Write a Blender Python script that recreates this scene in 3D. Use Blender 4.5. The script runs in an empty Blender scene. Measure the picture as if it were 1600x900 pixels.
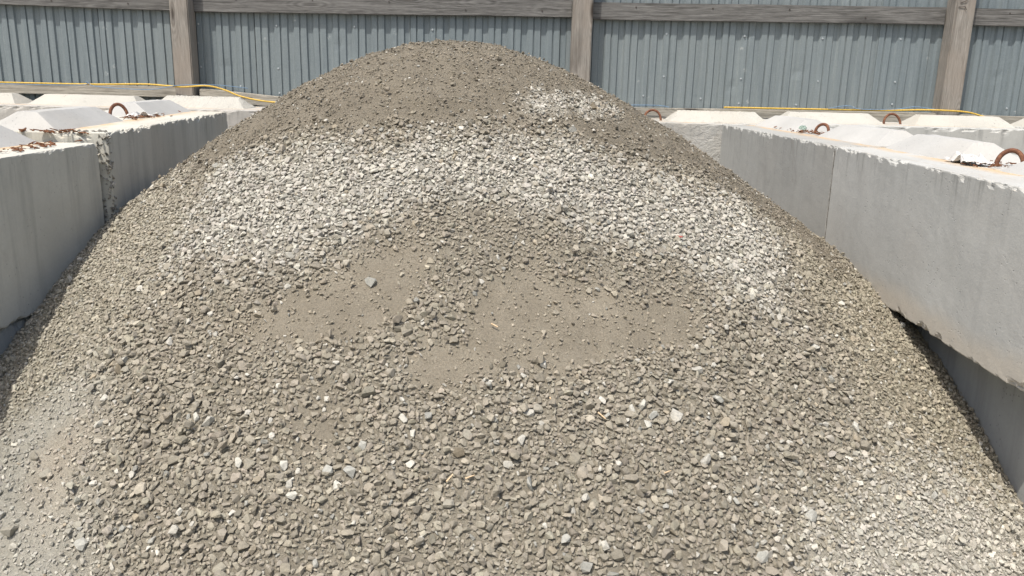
import bpy, bmesh, math, random
import numpy as np
from mathutils import Matrix, Vector, noise as mnoise

SC = bpy.context.scene
COL = SC.collection
rad = math.radians
rng = np.random.default_rng(11)
random.seed(11)

# ------------------------------------------------------------------ camera, sky, sun, exposure
cam_d = bpy.data.cameras.new('camera')
cam = bpy.data.objects.new('camera', cam_d); COL.objects.link(cam)
cam_d.sensor_width = 36.0
cam_d.lens = 36.0 * 1300.0 / 1600.0
cam_d.clip_start = 0.05; cam_d.clip_end = 600
CAM = Vector((0, 0, 1.49))
cam.matrix_world = Matrix.Translation(CAM) @ Matrix.Rotation(rad(90 - 14.2), 4, 'X') @ Matrix.Rotation(rad(1.4), 4, 'Z')
SC.camera = cam

SUN_EL, SUN_AZ = rad(63.5), rad(34)          # azimuth: degrees to the left of straight behind the camera
to_sun = Vector((-math.sin(SUN_AZ) * math.cos(SUN_EL), -math.cos(SUN_AZ) * math.cos(SUN_EL), math.sin(SUN_EL)))
w = bpy.data.worlds.new('World'); SC.world = w; w.use_nodes = True
nt = w.node_tree
sky = nt.nodes.new('ShaderNodeTexSky'); sky.sky_type = 'NISHITA'; sky.sun_disc = False
sky.sun_elevation = SUN_EL; sky.sun_rotation = rad(180) + SUN_AZ
sky.air_density = 1.2; sky.dust_density = 4.0; sky.ozone_density = 1.0
nt.links.new(sky.outputs[0], nt.nodes['Background'].inputs[0])
nt.nodes['Background'].inputs[1].default_value = 0.15
sun_d = bpy.data.lights.new('sun', 'SUN'); sun_d.energy = 3.9; sun_d.angle = rad(0.55); sun_d.color = (1.0, 0.955, 0.89)
sun = bpy.data.objects.new('sun', sun_d); COL.objects.link(sun)
sun.rotation_euler = to_sun.to_track_quat('Z', 'Y').to_euler()
vs = SC.view_settings
vs.view_transform = 'Standard'; vs.look = 'None'; vs.exposure = 0.2; vs.gamma = 1.0; vs.use_curve_mapping = False

# ------------------------------------------------------------------ helpers
def tag(o, label=None, cat=None, group=None, kind=None):
    if label: o['label'] = label
    if cat: o['category'] = cat
    if group: o['group'] = group
    if kind: o['kind'] = kind
    return o

def link(name, me, mat=None, parent=None):
    o = bpy.data.objects.new(name, me); COL.objects.link(o)
    if mat is not None and me is not None and not me.materials: me.materials.append(mat)
    if parent is not None: o.parent = parent
    return o

def empty(name, loc=(0, 0, 0), rz=0.0):
    o = bpy.data.objects.new(name, None); COL.objects.link(o)
    o.location = loc; o.rotation_euler = (0, 0, rz); o.empty_display_size = .1
    return o

def np_mesh(name, V, F, cols=None, smooth=False):
    """V (n,3), F (m,k) with k = 3 or 4"""
    V = np.asarray(V, np.float32); F = np.asarray(F, np.int32)
    me = bpy.data.meshes.new(name); k = F.shape[1]
    me.vertices.add(len(V)); me.vertices.foreach_set('co', V.ravel())
    me.loops.add(F.size); me.loops.foreach_set('vertex_index', F.ravel())
    me.polygons.add(len(F)); me.polygons.foreach_set('loop_start', np.arange(0, F.size, k, dtype=np.int32))
    me.polygons.foreach_set('use_smooth', np.full(len(F), smooth))
    if cols is not None:
        a = me.color_attributes.new('Col', 'FLOAT_COLOR', 'POINT')
        c = np.ones((len(V), 4), np.float32); c[:, :3] = cols
        a.data.foreach_set('color', c.ravel())
    me.update(calc_edges=True); me.validate()
    return me

def bm_mesh(name, bm, smooth=False):
    me = bpy.data.meshes.new(name); bm.to_mesh(me); bm.free()
    for p in me.polygons: p.use_smooth = smooth
    return me

def box_bm(x0, x1, y0, y1, z0, z1, bev=0.0, bm=None):
    b = bm or bmesh.new()
    r = bmesh.ops.create_cube(b, size=1.0)
    for v in r['verts']:
        v.co = Vector((x0 + (v.co.x + .5) * (x1 - x0), y0 + (v.co.y + .5) * (y1 - y0), z0 + (v.co.z + .5) * (z1 - z0)))
    if bev:
        es = list({e for v in r['verts'] for e in v.link_edges})
        bmesh.ops.bevel(b, geom=es, offset=bev, segments=2, affect='EDGES')
    return b

def tube_mesh(name, pts, r, n=8, ribs=0.0, closed_ends=True):
    pts = [Vector(p) for p in pts]; V = []; F = []
    up = Vector((0, 0, 1)); prev = None
    for i, p in enumerate(pts):
        t = (pts[min(i + 1, len(pts) - 1)] - pts[max(i - 1, 0)]).normalized()
        if prev is None:
            a = t.cross(up) if abs(t.dot(up)) < .95 else t.cross(Vector((1, 0, 0)))
        else:
            a = prev - t * prev.dot(t)
        a.normalize(); prev = a; b = t.cross(a)
        rr = r * (1 + (ribs if i % 2 else 0))
        for k in range(n):
            an = 2 * math.pi * k / n
            V.append(p + a * (math.cos(an) * rr) + b * (math.sin(an) * rr))
    for i in range(len(pts) - 1):
        for k in range(n):
            F.append((i * n + k, i * n + (k + 1) % n, (i + 1) * n + (k + 1) % n, (i + 1) * n + k))
    if closed_ends:
        F.append(tuple(range(n - 1, -1, -1))); F.append(tuple((len(pts) - 1) * n + k for k in range(n)))
    me = bpy.data.meshes.new(name); me.from_pydata([tuple(v) for v in V], [], F); me.update()
    for p in me.polygons: p.use_smooth = len(p.vertices) == 4
    return me

def smooth_path(pts, sub=8):
    P = [Vector(p) for p in pts]; out = []
    for i in range(len(P) - 1):
        a, b, c, d = P[max(i - 1, 0)], P[i], P[i + 1], P[min(i + 2, len(P) - 1)]
        for k in range(sub):
            t = k / sub
            out.append(.5 * ((2 * b) + (c - a) * t + (2 * a - 5 * b + 4 * c - d) * t * t + (3 * b - a - 3 * c + d) * t ** 3))
    out.append(P[-1]); return out

# ------------------------------------------------------------------ procedural materials
class Mat:
    def __init__(s, name, rough=.85, spec=.25):
        s.m = bpy.data.materials.new(name); s.m.use_nodes = True
        s.t = s.m.node_tree; s.b = s.t.nodes['Principled BSDF']
        s.b.inputs['Roughness'].default_value = rough
        s.b.inputs['Specular IOR Level'].default_value = spec
    def n(s, typ, **kw):
        x = s.t.nodes.new(typ)
        for k, v in kw.items():
            if k in x.inputs.keys() if isinstance(k, str) else False: x.inputs[k].default_value = v
            else: setattr(x, k, v)
        return x
    def l(s, a, b): s.t.links.new(a, b)
    def coord(s, scale=(1, 1, 1), kind='Object', loc=(0, 0, 0)):
        c = s.n('ShaderNodeTexCoord'); mp = s.n('ShaderNodeMapping')
        mp.inputs['Scale'].default_value = scale; mp.inputs['Location'].default_value = loc
        s.l(c.outputs[kind], mp.inputs[0]); return mp.outputs[0]
    def noise(s, vec, scale, detail=4, rough=.6, dist=0.0):
        x = s.n('ShaderNodeTexNoise'); x.inputs['Scale'].default_value = scale; x.inputs['Detail'].default_value = detail
        x.inputs['Roughness'].default_value = rough; x.inputs['Distortion'].default_value = dist
        s.l(vec, x.inputs['Vector']); return x.outputs['Fac']
    def ramp(s, fac, stops):
        r = s.n('ShaderNodeValToRGB'); e = r.color_ramp.elements
        while len(e) < len(stops): e.new(.5)
        for i, (p, c) in enumerate(stops):
            e[i].position = p; e[i].color = (*c, 1) if len(c) == 3 else c
        s.l(fac, r.inputs[0]); return r.outputs[0]
    def g(s, fac, a, b, lo=0.0, hi=1.0):
        return s.ramp(fac, [(a, (lo,) * 3), (b, (hi,) * 3)])
    def mix(s, fac, a, b, mode='MIX'):
        x = s.n('ShaderNodeMix'); x.data_type = 'RGBA'; x.blend_type = mode
        for v, sock in ((fac, x.inputs[0]), (a, x.inputs[6]), (b, x.inputs[7])):
            if isinstance(v, (int, float)): sock.default_value = v
            elif isinstance(v, tuple): sock.default_value = (*v, 1)
            else: s.l(v, sock)
        return x.outputs[2]
    def math(s, op, a, b=None):
        x = s.n('ShaderNodeMath'); x.operation = op
        for v, sock in ((a, x.inputs[0]), (b, x.inputs[1])):
            if v is None: continue
            if isinstance(v, (int, float)): sock.default_value = v
            else: s.l(v, sock)
        return x.outputs[0]
    def bump(s, h, strength, dist, prev=None):
        x = s.n('ShaderNodeBump'); x.inputs['Strength'].default_value = strength; x.inputs['Distance'].default_value = dist
        s.l(h, x.inputs['Height'])
        if prev is not None: s.l(prev, x.inputs['Normal'])
        return x.outputs[0]
    def done(s, color, normal=None):
        if isinstance(color, tuple): s.b.inputs['Base Color'].default_value = (*color, 1)
        else: s.l(color, s.b.inputs['Base Color'])
        if normal is not None: s.l(normal, s.b.inputs['Normal'])
        return s.m

def concrete_mat(name, base, warm=(.42, .39, .34), dust=True, streak=.35, rough_bump=.5, pits=.5, foot=None, drips=.5):
    M = Mat(name, .9, .2)
    v = M.coord(); info = M.n('ShaderNodeObjectInfo')
    off = M.n('ShaderNodeVectorMath'); off.operation = 'ADD'
    mul = M.n('ShaderNodeVectorMath'); mul.operation = 'SCALE'; mul.inputs[3].default_value = 17.0
    cmb = M.n('ShaderNodeCombineXYZ')
    for i in range(3): M.l(info.outputs['Random'], cmb.inputs[i])
    M.l(cmb.outputs[0], mul.inputs[0]); M.l(v, off.inputs[0]); M.l(mul.outputs[0], off.inputs[1]); v2 = off.outputs[0]
    mp = M.n('ShaderNodeMapping'); mp.inputs['Scale'].default_value = (9, 9, .7); M.l(v2, mp.inputs[0])
    big = M.noise(v2, 2.3, 5, .6); st = M.noise(mp.outputs[0], 1.6, 5, .62); fine = M.noise(v2, 90, 3, .7); med = M.noise(v2, 14, 5, .65)
    lo = tuple(c * .84 for c in base); hi = tuple(min(c * 1.14, .9) for c in base)
    c = M.ramp(big, [(.32, lo), (.62, base), (.8, hi)])
    c = M.mix(M.g(M.noise(v2, 1.1, 3), .5, .72, 0, .5), c, warm)
    geo = M.n('ShaderNodeNewGeometry'); sep = M.n('ShaderNodeSeparateXYZ'); M.l(geo.outputs['Normal'], sep.inputs[0])
    side = M.g(sep.outputs[2], .3, .6, 1.0, 0.0)
    sm = M.math('MULTIPLY', M.g(st, .5, .72), side)
    c = M.mix(M.math('MULTIPLY', sm, streak), c, tuple(x * .45 for x in base))
    c = M.mix(M.math('MULTIPLY', M.g(med, .56, .74), .16), c, tuple(x * .6 for x in base))
    so = M.n('ShaderNodeSeparateXYZ'); M.l(v, so.inputs[0])
    if foot:                                             # tan grout stain along the foot of the block
        fm = M.math('MULTIPLY', M.g(M.math('ADD', so.outputs[2], M.math('MULTIPLY', M.noise(v2, 5, 4), .10)), .10, .17, 1, 0), side)
        c = M.mix(M.math('MULTIPLY', fm, .75), c, foot)
    mp2 = M.n('ShaderNodeMapping'); mp2.inputs['Scale'].default_value = (15, 15, 1.3); M.l(v2, mp2.inputs[0])
    drip = M.math('MULTIPLY', M.g(M.noise(mp2.outputs[0], 1.2, 5, .7), .54, .66), M.g(M.math('ADD', so.outputs[2], M.math('MULTIPLY', M.noise(v2, 8, 3), .16)), .50, .66))
    c = M.mix(M.math('MULTIPLY', M.math('MULTIPLY', drip, side), drips), c, tuple(x * .34 for x in base))   # dirt runs below the top edge
    blot = M.math('MULTIPLY', M.g(M.noise(v2, 3.1, 6, .7, .6), .60, .72), side)
    c = M.mix(M.math('MULTIPLY', blot, .48), c, tuple(x * .62 for x in warm))
    c = M.mix(M.g(fine, .3, .75, 0, .2), c, tuple(x * .62 for x in base))
    if dust:                                             # tan sand gathered along the feet of the ridges
        ay = M.math('ABSOLUTE', so.outputs[1])
        band = M.math('MULTIPLY', M.g(ay, .10, .15), M.g(ay, .17, .24, 1, 0))
        top = M.g(sep.outputs[2], .8, .95)
        nz = M.noise(v2, 6, 4); grit = M.noise(v2, 160, 2)
        dm = M.math('MULTIPLY', M.math('MULTIPLY', band, top), M.g(nz, .38, .52))
        c = M.mix(M.math('MULTIPLY', dm, .85), c, M.ramp(grit, [(.3, (.42, .28, .15)), (.7, (.60, .45, .28))]))
        spk = M.math('MULTIPLY', M.g(M.noise(v2, 34, 4, .7), .62, .68), top)
        c = M.mix(M.math('MULTIPLY', spk, .6), c, (.25, .20, .15))
        mp3 = M.n('ShaderNodeMapping'); mp3.inputs['Scale'].default_value = (2.5, 22, 22); M.l(v2, mp3.inputs[0])
        thin = M.math('MULTIPLY', M.g(M.noise(mp3.outputs[0], 1.6, 5, .7), .58, .66), top)
        c = M.mix(M.math('MULTIPLY', thin, .45), c, (.36, .29, .21))
    vo = M.n('ShaderNodeTexVoronoi'); vo.inputs['Scale'].default_value = 55; M.l(v2, vo.inputs['Vector'])
    pit = M.math('MULTIPLY', M.g(vo.outputs['Distance'], .06, .2), 1.0)
    gate = M.g(M.noise(v2, 7, 3), .5, .6)
    pitm = M.mix(gate, (1, 1, 1), pit)
    nb = M.bump(med, .16 * rough_bump, .012); nb = M.bump(fine, .5 * rough_bump, .004, nb); nb = M.bump(pitm, pits, .004, nb)
    c = M.mix(M.math('MULTIPLY', M.math('SUBTRACT', 1.0, pitm), .55), c, tuple(x * .35 for x in base))
    return M.done(c, nb)

def wood_mat(name, dark, light, axis='X', warm=None):
    M = Mat(name, .85, .2)
    sc = {'X': (1.1, 26, 26), 'Z': (26, 26, 1.1), 'Y': (26, 1.1, 26)}[axis]
    kn = {'X': (1.5, 3, 7), 'Z': (7, 3, 1.5), 'Y': (7, 1.5, 3)}[axis]
    info = M.n('ShaderNodeObjectInfo'); v0 = M.coord()
    add = M.n('ShaderNodeVectorMath'); add.operation = 'ADD'
    cm = M.n('ShaderNodeCombineXYZ'); r9 = M.math('MULTIPLY', info.outputs['Random'], 23.0)
    for i in range(3): M.l(r9, cm.inputs[i])
    M.l(v0, add.inputs[0]); M.l(cm.outputs[0], add.inputs[1])
    def mapped(s):
        mp = M.n('ShaderNodeMapping'); mp.inputs['Scale'].default_value = s; M.l(add.outputs[0], mp.inputs[0]); return mp.outputs[0]
    vo = M.n('ShaderNodeTexVoronoi'); vo.inputs['Scale'].default_value = 1.0; M.l(mapped(kn), vo.inputs['Vector'])
    knot = M.g(vo.outputs['Distance'], .05, .16, 1, 0)
    g1 = M.noise(mapped(sc), 3.0, 6, .65, .9); g2 = M.noise(mapped(tuple(x * 3 for x in sc)), 4.0, 4, .7, .3)
    ring = M.math('SINE', M.math('MULTIPLY', vo.outputs['Distance'], 75.0))
    near = M.g(vo.outputs['Distance'], .12, .42, 1, 0)
    gr = M.math('ADD', g1, M.math('MULTIPLY', M.math('MULTIPLY', ring, near), .10))
    mid = tuple((a + b) / 2 for a, b in zip(dark, light))
    c = M.ramp(gr, [(.33, dark), (.48, mid), (.66, light)])
    c = M.mix(M.g(g2, .45, .68, 0, .55), c, tuple(x * .62 for x in dark))
    if warm: c = M.mix(M.g(M.noise(add.outputs[0], 1.7, 3), .42, .65, 0, .7), c, warm)
    c = M.mix(M.math('MULTIPLY', M.g(M.noise(mapped(kn), .9, 3), .58, .68), .45), c, tuple(x * .5 for x in dark))
    c = M.mix(M.math('MULTIPLY', knot, .85), c, (.045, .036, .03))
    nb = M.bump(gr, .5, .006); nb = M.bump(g2, .5, .003, nb)
    return M.done(c, nb)

def stone_mat(name, obj_color=False, grain=1.0):
    M = Mat(name, .92, .15)
    if obj_color: base = M.n('ShaderNodeObjectInfo').outputs['Color']
    else:
        a = M.n('ShaderNodeAttribute'); a.attribute_name = 'Col'; base = a.outputs['Color']
    v = M.coord(kind='Object')
    if obj_color:                                        # the single stones carry their size in the object's scale
        g = M.n('ShaderNodeNewGeometry'); v = g.outputs['Position']
    n1 = M.noise(v, 120, 4, .7); n2 = M.noise(v, 520, 3, .7)
    c = M.mix(1.0, base, M.ramp(n1, [(.25, (.74, .74, .74)), (.5, (1, 1, 1)), (.78, (1.16, 1.15, 1.13))]), 'MULTIPLY')
    c = M.mix(1.0, c, M.ramp(n2, [(.3, (.84, .84, .84)), (.7, (1.12, 1.12, 1.12))]), 'MULTIPLY')
    nb = M.bump(n1, .55 * grain, .006); nb = M.bump(n2, .5 * grain, .002, nb)
    return M.done(c, nb)

M_STONE = stone_mat('gravel stone')
M_STONE1 = stone_mat('gravel stone single', True)
def sand_mat():
    M = Mat('fine gravel and sand', .95, .1)
    a = M.n('ShaderNodeAttribute'); a.attribute_name = 'Col'
    v = M.coord()
    n0 = M.noise(v, 9, 5, .6); n1 = M.noise(v, 110, 5, .75); n2 = M.noise(v, 420, 4, .75)
    c = M.mix(1.0, a.outputs['Color'], M.ramp(n0, [(.3, (.9, .89, .87)), (.7, (1.07, 1.07, 1.07))]), 'MULTIPLY')
    c = M.mix(1.0, c, M.ramp(n1, [(.25, (.80, .79, .77)), (.5, (1, 1, 1)), (.75, (1.14, 1.14, 1.13))]), 'MULTIPLY')
    c = M.mix(1.0, c, M.ramp(n2, [(.25, (.72, .71, .69)), (.55, (1, 1, 1)), (.8, (1.35, 1.35, 1.33))]), 'MULTIPLY')
    nb = M.bump(n1, .8, .010); nb = M.bump(n2, 1.0, .004, nb)
    return M.done(c, nb)
M_SAND = sand_mat()
M_CONC = concrete_mat('cast concrete', (.475, .475, .445), streak=.16, foot=(.50, .45, .37), warm=(.45, .43, .39))
M_CONC_L = concrete_mat('weathered concrete', (.565, .55, .48), warm=(.50, .44, .355), streak=.42)
M_CONC_B = concrete_mat('dusty concrete', (.47, .45, .41), warm=(.42, .35, .27), streak=.4, rough_bump=.9)
M_CONC_G = concrete_mat('darker cast concrete', (.385, .385, .36), streak=.2, warm=(.36, .345, .31), drips=.6)
M_CONC_T = concrete_mat('bumpy rendered concrete', (.50, .49, .45), warm=(.46, .41, .34), streak=.1, rough_bump=4.0, drips=.2)
M_CONC_D = concrete_mat('dark grey concrete', (.37, .375, .355), warm=(.25, .24, .22), dust=False)  # simply a darker grey base, for the lower course of the side walls
M_RIDGE = concrete_mat('pale concrete', (.455, .45, .425), warm=(.46, .43, .375), dust=False, streak=.08, pits=.35)
M_RIDGE_W = concrete_mat('washed aggregate concrete', (.475, .46, .41), warm=(.46, .42, .35), dust=False, streak=.05, rough_bump=1.6, pits=1.0)
M_RAIL = wood_mat('grey weathered rail wood', (.078, .075, .070), (.225, .22, .208), 'X')
M_BEAM = wood_mat('pale weathered beam wood', (.25, .23, .19), (.50, .465, .395), 'X')
M_POST = wood_mat('brown weathered post wood', (.18, .160, .138), (.35, .33, .295), 'Z', warm=(.28, .24, .20))

def rust_mat():
    M = Mat('rusty rebar', .8, .3); v = M.coord()
    n1 = M.noise(v, 60, 4); n2 = M.noise(v, 300, 3)
    c = M.ramp(n1, [(.3, (.075, .032, .02)), (.55, (.17, .075, .042)), (.75, (.27, .13, .07))])
    return M.done(c, M.bump(n2, .6, .002))
M_RUST = rust_mat()
def sheet_mat():
    M = Mat('blue grey corrugated metal', .5, .4); v = M.coord(kind='Object')
    info = M.n('ShaderNodeObjectInfo')
    w1 = M.n('ShaderNodeTexCoord'); mp = M.n('ShaderNodeMapping'); mp.inputs['Scale'].default_value = (30, 30, 1.1)
    geo = M.n('ShaderNodeNewGeometry'); M.l(geo.outputs['Position'], mp.inputs[0])
    st = M.noise(mp.outputs[0], 1.0, 5, .65); big = M.noise(geo.outputs['Position'], 1.8, 4); fine = M.noise(geo.outputs['Position'], 130, 3, .7)
    c = M.ramp(st, [(.3, (.138, .166, .178)), (.5, (.168, .198, .209)), (.75, (.222, .254, .262))])
    c = M.mix(M.g(big, .4, .7, 0, .45), c, (.195, .222, .225))
    c = M.mix(M.g(fine, .45, .8, 0, .22), c, (.42, .45, .44))
    vo = M.n('ShaderNodeTexVoronoi'); vo.inputs['Scale'].default_value = 5.5; M.l(geo.outputs['Position'], vo.inputs['Vector'])
    nn = M.noise(geo.outputs['Position'], 55, 4, .7)
    sp = M.math('MULTIPLY', M.g(vo.outputs['Distance'], .05, .12, 1, 0), M.g(nn, .48, .58))
    c = M.mix(M.math('MULTIPLY', sp, .55), c, (.52, .54, .52))
    c = M.mix(1.0, c, M.ramp(info.outputs['Random'], [(0, (.93, .95, .96)), (1, (1.05, 1.04, 1.02))]), 'MULTIPLY')
    return M.done(c, M.bump(M.noise(geo.outputs['Position'], 22, 3), .18, .012))
M_SHEET = sheet_mat()
def plain(name, col, rough=.6, spec=.3, nscale=60, var=.2):
    M = Mat(name, rough, spec); n = M.noise(M.coord(), nscale, 3)
    c = M.ramp(n, [(.3, tuple(x * (1 - var) for x in col)), (.7, tuple(min(1, x * (1 + var)) for x in col))])
    return M.done(c, M.bump(n, .2, .002))
M_MORTAR = plain('dirt in the joint', (.21, .20, .18), .95, .1, 60, .6)
M_STEEL = plain('galvanised screw steel', (.34, .37, .38), .4)
M_NAIL = plain('dark nail iron', (.06, .05, .045), .6)
M_YEL = plain('yellow cable sheath', (.58, .38, .07), .5)
M_BLUE = plain('faded blue twine', (.16, .25, .36), .8)
M_BARK = plain('brown bark and needles', (.16, .075, .04), .9, .1, 200, .5)
M_SLIVER = plain('split pale wood', (.58, .44, .28), .8, .2, 150, .2)
M_RED = plain('red plastic', (.30, .09, .07), .5)
M_BAG = plain('white torn plastic', (.56, .54, .51), .45, .4, 30, .1)

# ------------------------------------------------------------------ numpy value noise
def vnoise(x, y, scale, seed=0, octs=4, gain=.5):
    x = np.asarray(x, float); y = np.asarray(y, float); out = np.zeros_like(x); amp = 1.0; tot = 0
    for o in range(octs):
        tab = np.random.default_rng(seed * 31 + o).random((256, 256)); f = 2 ** o / scale
        X = x * f + 1000.3; Y = y * f + 1000.7
        xi = np.floor(X).astype(int); yi = np.floor(Y).astype(int); fx = X - xi; fy = Y - yi
        fx = fx * fx * (3 - 2 * fx); fy = fy * fy * (3 - 2 * fy)
        a = tab[xi % 256, yi % 256]; b = tab[(xi + 1) % 256, yi % 256]; c = tab[xi % 256, (yi + 1) % 256]; d = tab[(xi + 1) % 256, (yi + 1) % 256]
        out += amp * ((a * (1 - fx) + b * fx) * (1 - fy) + (c * (1 - fx) + d * fx) * fy); tot += amp; amp *= gain
    return out / tot - .5

# ------------------------------------------------------------------ setting: ground
def ground_mat():
    M = Mat('packed dusty ground', .95, .1); v = M.coord()
    c = M.ramp(M.noise(v, 3, 6), [(.3, (.22, .195, .155)), (.7, (.32, .29, .235))])
    return M.done(c, M.bump(M.noise(v, 60, 4), .5, .01))
V = []; F = []
gs = [-150, -40, -12, -6, -3, 0, 3, 6, 12, 40, 150]
for a in gs:
    for b in gs: V.append((a, b, 0.0))
for i in range(10):
    for j in range(10): F.append((i * 11 + j, (i + 1) * 11 + j, (i + 1) * 11 + j + 1, i * 11 + j + 1))
tag(link('ground', np_mesh('ground', V, F), ground_mat()), 'dusty packed ground of the yard under the blocks', kind='structure')

# ------------------------------------------------------------------ the heap: shape and zones
def heap_base(x, y):
    dx = x + .33; kx = np.where(dx > 0, .68, .77)
    r = np.sqrt((dx * kx) ** 2 + ((y - 4.155) * .70) ** 2 + .25) - .5
    return 1.652 - r - .065 * r * r

ZONES = {
 'cap': [(-1.26, 3.25), (-1.16, 3.34), (-0.97, 3.29), (-0.75, 3.22), (-0.5, 3.17), (-0.28, 3.17), (-0.09, 3.23), (-0.01, 3.22), (0.23, 3.25), (0.5, 3.34), (0.72, 3.41), (0.9, 3.48), (1.06, 3.42), (1.21, 3.38), (1.27, 3.21), (1.5, 3.6), (1.5, 5.9), (-1.9, 5.9), (-1.6, 3.75), (-1.30, 3.50)],
 'white': [(-0.04, 3.43), (0.17, 3.62), (0.34, 3.73), (0.52, 3.88), (0.41, 3.57), (0.26, 3.47), (0.19, 3.37), (0.13, 3.28), (-0.02, 3.28)],
 'pale': [(-1.15, 3.16), (-1.06, 3.28), (-0.78, 3.13), (-0.57, 3.06), (-0.34, 3.08), (-0.21, 3.17), (-0.04, 3.16), (0.13, 3.16), (0.3, 3.19), (0.51, 3.23), (0.69, 3.26), (0.9, 3.36), (1.03, 3.35), (1.02, 3.13), (1.0, 2.88), (0.89, 2.73), (0.76, 2.74), (0.73, 2.81), (0.62, 2.82), (0.48, 2.79), (0.32, 2.77), (0.21, 2.77), (0.13, 2.81), (-0.05, 2.8), (-0.22, 2.75), (-0.34, 2.72), (-0.44, 2.68), (-0.54, 2.65), (-0.66, 2.6), (-0.78, 2.6), (-0.94, 2.63), (-1.1, 2.73), (-1.2, 2.85), (-1.17, 2.99)],
 'sand1': [(-0.9, 2.46), (-0.76, 2.49), (-0.64, 2.51), (-0.49, 2.58), (-0.33, 2.64), (-0.27, 2.62), (-0.28, 2.54), (-0.38, 2.49), (-0.31, 2.42), (-0.34, 2.37), (-0.45, 2.34), (-0.56, 2.33), (-0.7, 2.34), (-0.77, 2.39)],
 'sand2': [(-0.13, 2.53), (0.06, 2.61), (0.2, 2.59), (0.41, 2.59), (0.63, 2.63), (0.64, 2.56), (0.4, 2.42), (0.27, 2.38), (0.16, 2.31), (0.01, 2.29), (-0.09, 2.24), (-0.14, 2.18), (-0.19, 2.18), (-0.27, 2.24), (-0.29, 2.29), (-0.14, 2.3), (-0.1, 2.38), (-0.15, 2.45)],
 'sand3': [(-0.66, 2.16), (-0.53, 2.18), (-0.42, 2.14), (-0.43, 2.08), (-0.5, 2.04), (-0.56, 2.08)],
 'mid': [(-0.5, 2.64), (-0.34, 2.72), (-0.18, 2.75), (-0.01, 2.8), (0.17, 2.77), (0.34, 2.76), (0.57, 2.78), (0.71, 2.71), (0.65, 2.61), (0.41, 2.59), (0.12, 2.62), (-0.12, 2.53), (-0.28, 2.54)],
 'left': [(-1.30, 3.56), (-1.26, 3.25), (-1.15, 3.01), (-1.19, 2.81), (-1.21, 2.69), (-1.21, 2.57), (-1.25, 2.45), (-1.21, 2.28), (-1.11, 2.04), (-1.02, 1.83), (-1.0, 1.0), (-2.0, 1.0), (-2.0, 3.6)],
 'dust': [(-1.21, 2.28), (-1.1, 2.04), (-1.04, 1.83), (-1.0, 1.0), (-2.0, 1.0), (-2.0, 2.45), (-1.53, 2.3), (-1.43, 2.36), (-1.35, 2.41)],
 'right': [(1.12, 3.51), (1.15, 3.17), (1.09, 2.92), (1.18, 2.74), (1.15, 2.53), (1.21, 2.45), (0.95, 2.24), (0.85, 2.12), (0.81, 1.94), (0.8, 1.0), (1.9, 1.0), (1.9, 3.6)],
 'chips': [(1.16, 2.36), (0.95, 2.22), (0.85, 2.12), (0.81, 1.94), (0.8, 1.0), (1.9, 1.0), (1.9, 2.4), (1.6, 2.50), (1.34, 2.45)],
}
GX0, GX1, GY0, GY1, GS = -2.0, 1.9, .9, 6.1, .015
gx = np.arange(GX0, GX1, GS); gy = np.arange(GY0, GY1, GS); XX, YY = np.meshgrid(gx, gy)
wx = XX + .15 * vnoise(XX, YY, .22, 1) + .05 * vnoise(XX, YY, .05, 2); wy = YY + .15 * vnoise(XX, YY, .22, 3) + .05 * vnoise(XX, YY, .05, 4)
def inside(poly, x, y):
    r = np.zeros(x.shape, bool); n = len(poly)
    for i in range(n):
        (x1, y1), (x2, y2) = poly[i], poly[i - 1]
        if y1 == y2: continue
        c = ((y1 > y) != (y2 > y)) & (x < (x2 - x1) * (y - y1) / (y2 - y1) + x1); r ^= c
    return r
def blur(a, k):
    ker = np.exp(-.5 * (np.arange(-3 * k, 3 * k + 1) / k) ** 2); ker /= ker.sum(); p = 3 * k
    a = np.apply_along_axis(lambda r: np.convolve(np.pad(r, p, 'edge'), ker, 'valid'), 0, a)
    return np.apply_along_axis(lambda r: np.convolve(np.pad(r, p, 'edge'), ker, 'valid'), 1, a)
ZM = {k: blur(inside(p, wx, wy).astype(float), {'sand1': 1, 'sand2': 1, 'sand3': 2, 'left': 5, 'right': 5, 'cap': 3, 'dust': 4, 'mid': 3, 'pale': 4, 'chips': 6, 'white': 4}.get(k, 2)) for k, p in ZONES.items()}
strk = vnoise(XX / .05, YY / .28, 1.0, 61, 3)
for k in ('pale', 'white', 'cap', 'chips'):               # the kinds of stone run into each other in streaks down the slope
    ZM[k] = np.clip(ZM[k] + 1.1 * strk * 4 * ZM[k] * (1 - ZM[k]), 0, 1)
ZM['white'] = np.clip(1.3 * ZM['white'] - .3, 0, 1)
ZM['sand'] = np.clip(1.65 * blur(ZM['sand1'] + ZM['sand2'] + .7 * ZM['sand3'], 3) + .5 * strk * (blur(ZM['sand1'] + ZM['sand2'], 3) > .03), 0, 1)
def samp(a, x, y):
    i = np.clip((x - GX0) / GS, 0, len(gx) - 1.001); j = np.clip((y - GY0) / GS, 0, len(gy) - 1.001)
    i0 = i.astype(int); j0 = j.astype(int); fi = i - i0; fj = j - j0
    return (a[j0, i0] * (1 - fi) + a[j0, i0 + 1] * fi) * (1 - fj) + (a[j0 + 1, i0] * (1 - fi) + a[j0 + 1, i0 + 1] * fi) * fj

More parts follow.
